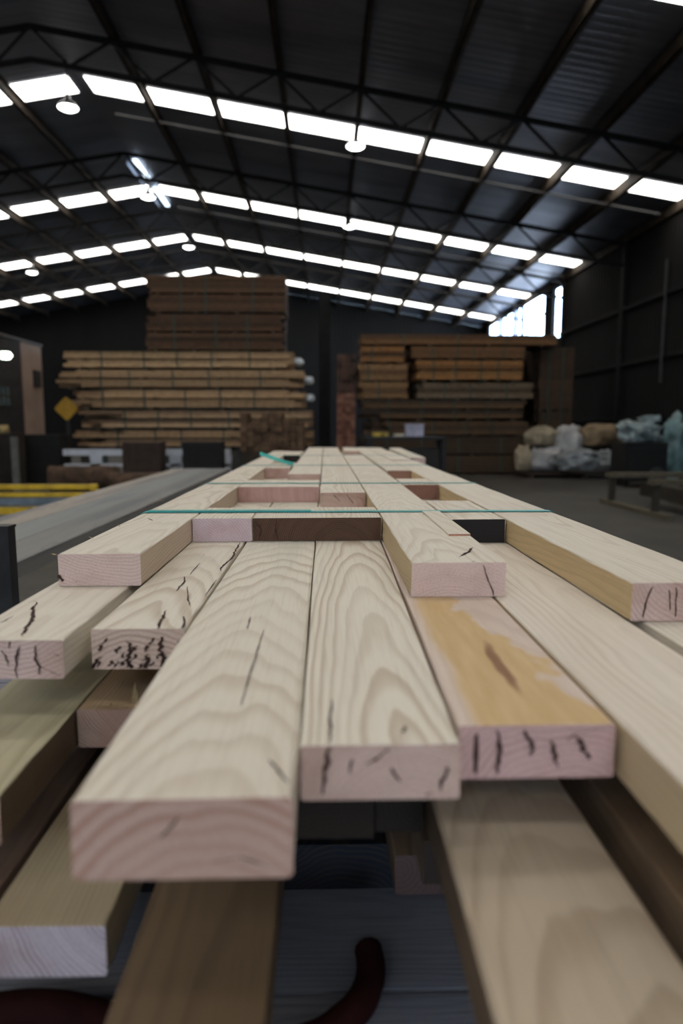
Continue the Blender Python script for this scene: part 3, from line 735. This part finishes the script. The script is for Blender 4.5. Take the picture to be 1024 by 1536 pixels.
far_pack(570, 838, 521, 706, 18.7, 1.1, 14, [(.08, .045, .025), (.055, .034, .02)], 3, 'dark row of boards added behind the right stack to block light in its gaps', GR, 32, ragged=.01)  # added backing row, stops light from the opening leaking through the stack
# small rough stack in front of the left one, board ends facing the camera
rough_m = [far_wood('rough_brown', c2, 3.0 + i) for i, c2 in enumerate(((.16, .095, .055), (.12, .07, .04), (.2, .12, .065)))]


def end_pack(x0, x1, yt, yb, Y, depth, nx, nz, mats, label, group, seed, bump_top=0):
    rr = random.Random(seed); a = on_y(x0, yb, Y); c2 = on_y(x1, yt, Y); W, H = c2.x - a.x, c2.z - a.z
    t = empty('timber_bundle', (a.x, Y, a.z), label, 'timber bundle', group); w, h = W / nx, H / nz
    for i in range(nx):
        for j in range(nz):
            if bump_top and j >= nz - bump_top and rr.random() < .4: continue
            d = rr.uniform(0, .12)
            MB().box((i * w + .004, d, j * h + .003), ((i + 1) * w - .004, depth, (j + 1) * h - .003)).build('board', mats[rr.randrange(len(mats))], t)
    return t


end_pack(360, 455, 619, 677, 14.6, 1.0, 9, 8, rough_m, 'rough brown bundle with an uneven top in front of the tan packs', None, 41, 2)
ob = on_y(362, 677, 14.6); oc = on_y(453, 677, 14.6)
tag(MB().box((ob.x, 14.62, .001), (oc.x, 15.5, ob.z - .001)).build('pallet', shade_m), 'dark pallet under the rough brown bundle', 'pallet')
red_w = [far_wood('reddish_wood', c2, 9.0 + i) for i, c2 in enumerate(((.34, .15, .095), (.24, .10, .065), (.40, .20, .13)))]
dk_w = [far_wood('reddish_dark', c2, 19.0 + i) for i, c2 in enumerate(((.13, .07, .05), (.09, .05, .035)))]
GE = 'reddish bundles stacked end on'
for (yt, yb, mm, lab) in ((644, 712, red_w, 'reddish end-on bundle at the bottom beside the dark column'), (618, 643.5, red_w, 'brighter reddish end-on bundle, second from the bottom'), (590, 617.5, red_w, 'reddish end-on bundle third from the bottom'), (562, 589.5, dk_w, 'dark reddish bundle fourth from the bottom'), (531, 561.5, dk_w, 'dark topmost bundle of the narrow end-on stack')):
    end_pack(506, 533, yt, yb if yb < 700 else 711, 17.2, 1.5, 4, 4 if yb < 700 else 8, mm, lab, GE, int(yt))
# steel post between the stacks
p = on_y(487, 640, 17.6)
struct(MB().box((p.x - .14, 17.5, 0), (p.x + .14, 17.75, 4.5)).build('steel_column', black_steel))

# ------------------------------------------------------------------ left midground
white_st = plain('white_painted_steel', (.62, .64, .68), .5, var=.12)
YW = 14.0
a = on_y(94, 674, YW); e = on_y(345, 683, YW); lo = on_y(90, 698, YW)
t = empty('white_trestle', (a.x, YW, 0), 'white painted steel trestle in front of the left timber stack', 'trestle')
W = e.x - a.x
MB().box((0, 0, e.z), (W, .12, a.z)).build('top_beam', white_st, t)
MB().box((0, .02, lo.z - .03), (W, .10, lo.z + .03)).build('lower_beam', white_st, t)
for px in (143, 262, 338):
    q = on_y(px, 690, YW); B = MB()
    o0 = len(B.v); xx = q.x - a.x
    for zz, ww in ((.001, .07), (e.z - .0005, .12)):
        for sx, sy in ((-1, .02), (1, .02), (1, .1), (-1, .1)): B.v.append((xx + sx * ww, sy, zz))
    for f in ((3, 2, 1, 0), (4, 5, 6, 7), (0, 1, 5, 4), (1, 2, 6, 5), (2, 3, 7, 6), (3, 0, 4, 7)): B.face(f)
    B.build('leg', white_st, t)


def crate(x0, x1, yt, yb, Y, depth, col, label, nm='crate', cat='crate', slats=5):
    a = on_y(x0, yb, Y); c2 = on_y(x1, yt, Y); W = c2.x - a.x; H = c2.z
    m1 = plain(nm + '_boards', col, .8, var=.3); m2 = plain(nm + '_rim', tuple(v * 1.8 for v in col), .7)
    t = empty(nm, (a.x, Y, 0), label, cat)
    B = MB().box((.01, .01, .05), (W - .01, depth - .01, H - .02)); B.build('body', m1, t)
    B = MB()
    for i in range(slats):
        z0 = .03 + (H - .05) * i / slats; B.box((0, 0, z0), (W, .0098, z0 + (H - .05) / slats - .012))
    B.build('front_slats', m1, t)
    MB().box((-.01, -.01, H - .02), (W + .01, depth + .01, H)).build('lid', m2, t)
    for xx in (.04, W - .12): MB().box((xx, .02, .001), (xx + .08, depth - .02, .0495)).build('runner', m1, t)
    return t


crate(184, 240, 663, 705, 13.2, .5, (.045, .028, .02), 'dark brown crate standing before the white trestle')
crate(274, 332, 663, 705, 13.2, .5, (.012, .011, .011), 'black crate standing before the white trestle, right of the brown one')
crate(36, 88, 652, 720, 13.9, .5, (.012, .011, .010), 'black cabinet under the beige booth wall', 'cabinet', 'cabinet', 3)
crate(-6, 20, 650, 726, 13.0, .5, (.03, .022, .016), 'dark low cupboard at the left edge under the booth window', 'cupboard', 'cupboard', 3)
t = on_y(21, 655, 12.75)
tag(MB().box((t.x - .05, 12.7, .001), (t.x + .05, 12.8, t.z)).build('grey_post', plain('grey_paint', (.16, .155, .14), .7)), 'short grey post before the dark cupboard at the left edge', 'post')
p = on_y(4, 645, 13.2)
lump_o = lump_mesh((.11, .11, .09), 5, .2).build('rag', plain('ochre_cloth', (.4, .3, .13), .9), None, (p.x, 13.2, on_y(20, 650, 13.0).z + .068), smooth=True)
tag(lump_o, 'ochre rag lying on the dark cupboard at the left edge', 'rag')
# dark rough logs in front
for i, (px, py, r, dxy, lab, Yl) in enumerate(((124, 707, .24, .62, 'brown log lying before the white trestle', 12.9), (215, 709, .19, .6, 'dark log lying before the brown crate', 12.5))):
    p = on_y(px, py, Yl)
    bark = plain('bark', (.085, .05, .03), .9, var=.5, scale=5, bump=.8)
    pts = [(p.x - dxy + dxy * 2 * q / 8, Yl + .03 * math.sin(q * 1.3 + i), r + .002) for q in range(9)]
    tag(MB().tube(pts, [r * (1 - .04 * abs(math.sin(q * 2.1))) for q in range(9)], 14).build('log', bark, smooth=True), lab, 'log', 'logs on the floor at the left')
    # (their tops catch the skylight)
# booth with beige wall
beige = plain('beige_panel', (.36, .255, .20), .7, var=.18, scale=1.5)
darkp = plain('dark_panel', (.03, .027, .026), .7)
BX = -6.42; BZ = CAMZ + 1.79; BYe = 15.95
t = empty('office_booth', (BX, BYe, 0), 'office booth with beige end panel and small gridded window', 'booth')
MB().box((-.06, -1.05, 0), (0, 0, BZ)).build('beige_panel', beige, t)['label'] = 'beige wall panel'
MB().box((-.06, -5.0, 0), (0, -1.0505, BZ)).build('dark_panel', darkp, t)
MB().box((-2.0, -.06, 0), (-.0605, 0, BZ)).build('rear_panel', darkp, t)
MB().box((-2.05, -5.0, BZ + .0005), (.03, .03, BZ + .05)).build('booth_roof', plain('booth_roof_edge', (.12, .11, .1), .6), t)
w0 = on_x(-6, 577, BX); w1 = on_x(15, 610, BX); ya, yb_ = w0.y - BYe, w1.y - BYe; zt_, zb_ = w0.z, w1.z
wf = MB().box((.001, ya, zb_), (.012, yb_, zt_)).build('window_pane', plain('bluish_glass', (.10, .16, .17), .15, spec=.8), t)
for i in range(4): yq = ya + (yb_ - ya) * i / 3; MB().box((.0125, yq - .015, zb_ - .02), (.025, yq + .015, zt_ + .02)).build('upright_bar', darkp, wf)
for i in range(3): zz = zb_ + (zt_ - zb_) * i / 2; MB().box((.0255, ya - .02, zz - .014), (.035, yb_ + .02, zz + .014)).build('cross_bar', darkp, wf)
q0 = on_x(50, 580, BX); q1 = on_x(58, 557, BX)
MB().box((.001, q0.y - BYe, q0.z), (.05, q1.y - BYe, q1.z)).build('switch_box', darkp, t)
p = on_y(8, 533, 13.25)
t2 = empty('wall_lamp', (p.x, 13.25, p.z), 'bright greenish white lamp beside the booth at the left edge', 'lamp')
MB().lathe([(0, -.075), (.08, -.065), (.125, 0), (.08, .06), (0, .065)], 20).build('globe', glow('wall_lamp_glow', (.88, 1.0, .86), 6.0), t2, smooth=True)
MB().bar((BX - p.x + .002, .02, .0), (-.05, .02, 0), .02, .02).build('arm', steel, t2)
# yellow diamond sign on a post
p = on_y(100, 613, 14.8)
t = empty('warning_sign', (p.x, 14.8, 0), 'dull yellow diamond sign on a post before the tan packs', 'sign')
r = 17 / 1024 * 14.8; B = MB(); n = 4
o0 = len(B.v)
for yy in (-.02, 0.0):
    for (u, v) in ((0, -r), (.12 * r, -.95 * r), (.95 * r, -.12 * r), (r, 0), (.95 * r, .12 * r), (.12 * r, .95 * r), (0, r), (-.12 * r, .95 * r), (-.95 * r, .12 * r), (-r, 0), (-.95 * r, -.12 * r), (-.12 * r, -.95 * r)): B.v.append((u, yy, p.z + v))
B.face(range(12)); B.face(range(23, 11, -1))
for i in range(12): B.face((i, (i + 1) % 12, 12 + (i + 1) % 12, 12 + i))
B.build('sign_face', plain('sign_yellow', (.45, .24, .02), .6, var=.2), t)
MB().box((-.03, .001, .001), (.03, .05, p.z + r * .5)).build('post', steel, t)
# yellow steel rack behind the grey pack
yel = plain('yellow_paint', (.62, .40, .02), .45, var=.25, scale=7); gry = plain('blue_grey_steel', (.22, .26, .29), .4, .5, .3)
YK = 6.9
t = empty('yellow_rack', (0, YK, 0), 'yellow steel rack with a bluish grey rail behind the grey boards', 'rack')
for (yt, yb, xe, mm, dy) in ((727, 734, 145, yel, 0), (739, 745, 145, yel, .0), (747, 757, 145, gry, -.02), (761, 771, 145, yel, 0), (778, 786, 145, yel, 0)):
    a = on_y(xe, yb, YK); c2 = on_y(xe, yt, YK)
    MB().box((-6.2, dy, a.z), (a.x, dy + .06, c2.z)).build('rail', mm, t)
a = on_y(140, 727, YK)
for xx in (a.x - .06, -4.0, -6.1): MB().box((xx, .061, .001), (xx + .06, .12, a.z)).build('upright', yel, t)

# ------------------------------------------------------------------ right midground
sack_c = plain('cream_sack', (0.33, 0.27, 0.185), .8, var=.35, scale=2.5, bump=.5)
sack_w = plain('white_sack', (0.42, 0.41, 0.4), .7, var=.3, scale=2.5, bump=.5)
sack_g = plain('grey_white_sack', (0.27, 0.285, 0.29), .6, var=.4, scale=3, bump=.5)
sack_t = plain('tan_sack', (0.31, 0.22, 0.13), .8, var=.3, scale=2.2, bump=.5)
GS = 'bulging sacks by the right wall'


def sack(px, py, rx, rz, Y, ry, mat, seed, label, amp=.28, fr=1.7):
    p = on_y(px, py, Y)
    a = math.radians(seed * 37 % 60 - 30)
    o = lump_mesh((rx / 1024 * Y, ry, rz / 1024 * Y), seed, amp, fr).build('bulk_sack', mat, None, p, (0, 0, a * .5), smooth=True)
    return tag(o, label, 'sack', GS)


sack(784, 689, 12, 21, 15.9, .22, sack_c, 51, 'small cream sack at the left end of the sack pile')
sack(815, 690, 27, 20, 16.5, .3, sack_w, 52, 'large white sack low at the left of the pile')
sack(812, 656, 25, 15, 16.6, .3, sack_c, 53, 'cream sack on top at the left of the pile')
sack(852, 666, 19, 27, 16.5, .28, sack_w, 54, 'upright white sack in the middle of the pile')
sack(896, 654, 34, 18, 16.6, .35, sack_t, 55, 'wide tan sack on top at the right of the pile')
sack(862, 692, 30, 17, 15.75, .28, sack_g, 56, 'lumpy greyish white sack low in front', .4, 2.6)
sack(910, 692, 20, 16, 15.75, .28, sack_g, 57, 'smaller lumpy greyish sack in front at the right', .42, 2.8)
a = on_y(772, 708, 16.6); e = on_y(935, 708, 16.6)
t = empty('pallet', (a.x, 15.7, 0), 'dark pallet under the sack pile', 'pallet')
for i in range(4): MB().box((0, .05 + i * .28, .09), (e.x - a.x, .25 + i * .28, .112)).build('slat', shade_m, t)
for xx in (.1, (e.x - a.x) / 2, e.x - a.x - .2): MB().box((xx, .05, .001), (xx + .1, 1.15, .0895)).build('runner', shade_m, t)
# machine under a teal white tarp
Ym = 13.4
a = on_y(936, 712, Ym); e = on_y(1002, 664, Ym)
t = empty('machine', (a.x, Ym, 0), 'dark machine half covered by teal tarps at the right wall', 'machine')
blk = plain('machine_black', (.012, .012, .012), .5)
MB().box((0, 0, .12), (e.x - a.x, .7, e.z)).build('housing', blk, t)
MB().box((.05, -.06, .3), (e.x - a.x - .2, -.0005, e.z - .1)).build('door_panel', blk, t)
MB().tube([(.62, -.02, .25), (.62, -.09, .25)], .16, 18).build('wheel', plain('wheel_grey', (.05, .05, .05), .5), t)
for xx in (.04, e.x - a.x - .12): MB().box((xx, .05, .001), (xx + .08, .65, .1195)).build('foot', blk, t)
teal_t = plain('teal_tarp', (0.17, 0.27, 0.27), .4, var=.5, scale=3.2, bump=.6); white_t = plain('pale_tarp', (0.33, 0.4, 0.4), .4, var=.5, scale=3.0, bump=.6)
for (px, py, rx, rz, ry, mt, sd, lab) in ((958, 652, 30, 18, .35, white_t, 61, 'pale teal tarp heaped over the dark machine'), (1006, 672, 24, 56, .28, teal_t, 62, 'dark teal tarp hanging at the right edge'), (974, 629, 15, 6, .2, white_t, 63, 'folded pale tarp on the very top of the machine')):
    p = on_y(px, py, Ym + .75)
    if sd == 62: p.z = .75 * rz / 1024 * Ym + .005
    if sd == 61: p.z = max(p.z, e.z + .19)
    tag(lump_mesh((rx / 1024 * Ym, ry, rz / 1024 * Ym), sd, .5, 2.2).build('tarp', mt, None, p, smooth=True), lab, 'tarp', 'tarps by the right wall')
# low timber trestle on skids
tw = far_wood('trestle_wood', (.05, .042, .03), 6.0); tl = far_wood('trestle_pale', (.13, .11, .075), 7.0)
a = on_y(908, 757, 10.45)
t = empty('skid_trestle', (a.x, 8.6, 0), 'low timber trestle on skids standing on the floor at the right', 'trestle')
for xx in (0, 1.1): MB().box((xx, 0, .001), (xx + .12, 2.1, .07)).build('skid', tl, t)
for xx in (.02, 1.12):
    for yy in (.35, 1.75): MB().box((xx, yy, .0705), (xx + .08, yy + .08, .43)).build('leg', tw, t)
for yy in (.3, 1.7): MB().box((-.02, yy, .4305), (1.35, yy + .18, .50)).build('top_rail', tl, t)
MB().box((.55, .3, .14), (.75, 1.9, .34)).build('inner_box', tw, t)
# dark bench with small things behind the stack
Yn = 12.6
a = on_y(548, 655, Yn); e = on_y(672, 655, Yn)
t = empty('workbench', (a.x, Yn, 0), 'dark workbench behind the far end of the stack', 'bench')
W = e.x - a.x; bt = a.z
MB().box((0, 0, bt - .05), (W, .7, bt)).build('bench_top', blk, t)
for xx in (.03, W - .11):
    for yy in (.04, .58): MB().box((xx, yy, .001), (xx + .08, yy + .08, bt - .0505)).build('leg', blk, t)
MB().box((.12, .1, .25), (W - .14, .6, .8)).build('cupboard', plain('bench_dark', (.02, .017, .015), .7), t)
p = on_y(623, 655, Yn)
t = empty('carton', (p.x, Yn + .2, bt), 'pale lilac carton standing on the dark workbench', 'box')
MB().box((-.16, -.12, .001), (.16, .14, .20)).build('body', plain('lilac_card', (.42, .42, .52), .7), t)
MB().box((-.17, -.13, .2005), (.17, .15, .235)).build('lid', plain('lilac_card_lid', (.46, .46, .56), .7), t)
for px, w, mm, lab in ((567, .10, plain('ochre_plastic', (.45, .32, .06), .5), 'small ochre tin on the workbench, left of the carton'), (580, .05, plain('ochre_plastic2', (.4, .3, .08), .5), 'tiny ochre pot beside the ochre tin on the workbench'), (600, .11, plain('cream_card', (.5, .46, .38), .6), 'flat cream packet on the workbench next to the carton')):
    p = on_y(px, 655, Yn)
    hh = .075 if w < .11 else .05
    tag(MB().lathe([(0, 0), (w, 0), (w, hh * .9), (w * .9, hh), (0, hh)], 16).build('tin' if w < .11 else 'packet', mm, None, (p.x, Yn + .2, bt + .001)), lab, 'tin' if w < .11 else 'packet')

# ------------------------------------------------------------------ light
w = bpy.data.worlds.new('sky'); SC.world = w; w.use_nodes = True
bgn = w.node_tree.nodes['Background']; bgn.inputs[0].default_value = (.55, .74, 1.0, 1); bgn.inputs[1].default_value = 14.0
sl = bpy.data.lights.new('sun', 'SUN'); sl.energy = 30; sl.angle = math.radians(.6); sl.color = (1, .96, .9)
so = bpy.data.objects.new('sun', sl); COL.objects.link(so); so.rotation_euler = Vector((-.35, .30, .9)).to_track_quat('Z', 'Y').to_euler()


def portal(loc, rot, sx, sy):
    l = bpy.data.lights.new('daylight_portal', 'AREA'); l.shape = 'RECTANGLE'; l.size = sx; l.size_y = sy; l.cycles.is_portal = True
    o = bpy.data.objects.new('daylight_portal', l); COL.objects.link(o); o.location = loc; o.rotation_euler = rot


portal((0, YF - .05, 1.15), (math.radians(90), 0, 0), 2.4, 2.3)
portal((XR + .06, 28.8, 4.15), (0, math.radians(90), 0), 3.35, 8.4)
portal((XR + .06, 23.22, 4.97), (0, math.radians(90), 0), 1.65, .95)

# ------------------------------------------------------------------ camera
cam = bpy.data.cameras.new('camera'); co = bpy.data.objects.new('camera', cam); COL.objects.link(co)
M = Matrix((RGT, UPV, -FWD)).transposed().to_4x4(); M.translation = EYE
co.matrix_world = M
cam.sensor_fit = 'VERTICAL'; cam.sensor_height = 36; cam.sensor_width = 24; cam.lens = 24
cam.clip_start = .02; cam.clip_end = 300
cam.dof.use_dof = True; cam.dof.focus_distance = 1.22; cam.dof.aperture_fstop = 2.9; cam.dof.aperture_blades = 0
SC.camera = co
SC.view_settings.view_transform = 'Standard'; SC.view_settings.look = 'None'; SC.view_settings.exposure = -0.1; SC.view_settings.gamma = 1.0
SC.view_settings.use_curve_mapping = False
SC.cycles.use_denoising = True
SC.cycles.max_bounces = 8; SC.cycles.sample_clamp_indirect = 6.0
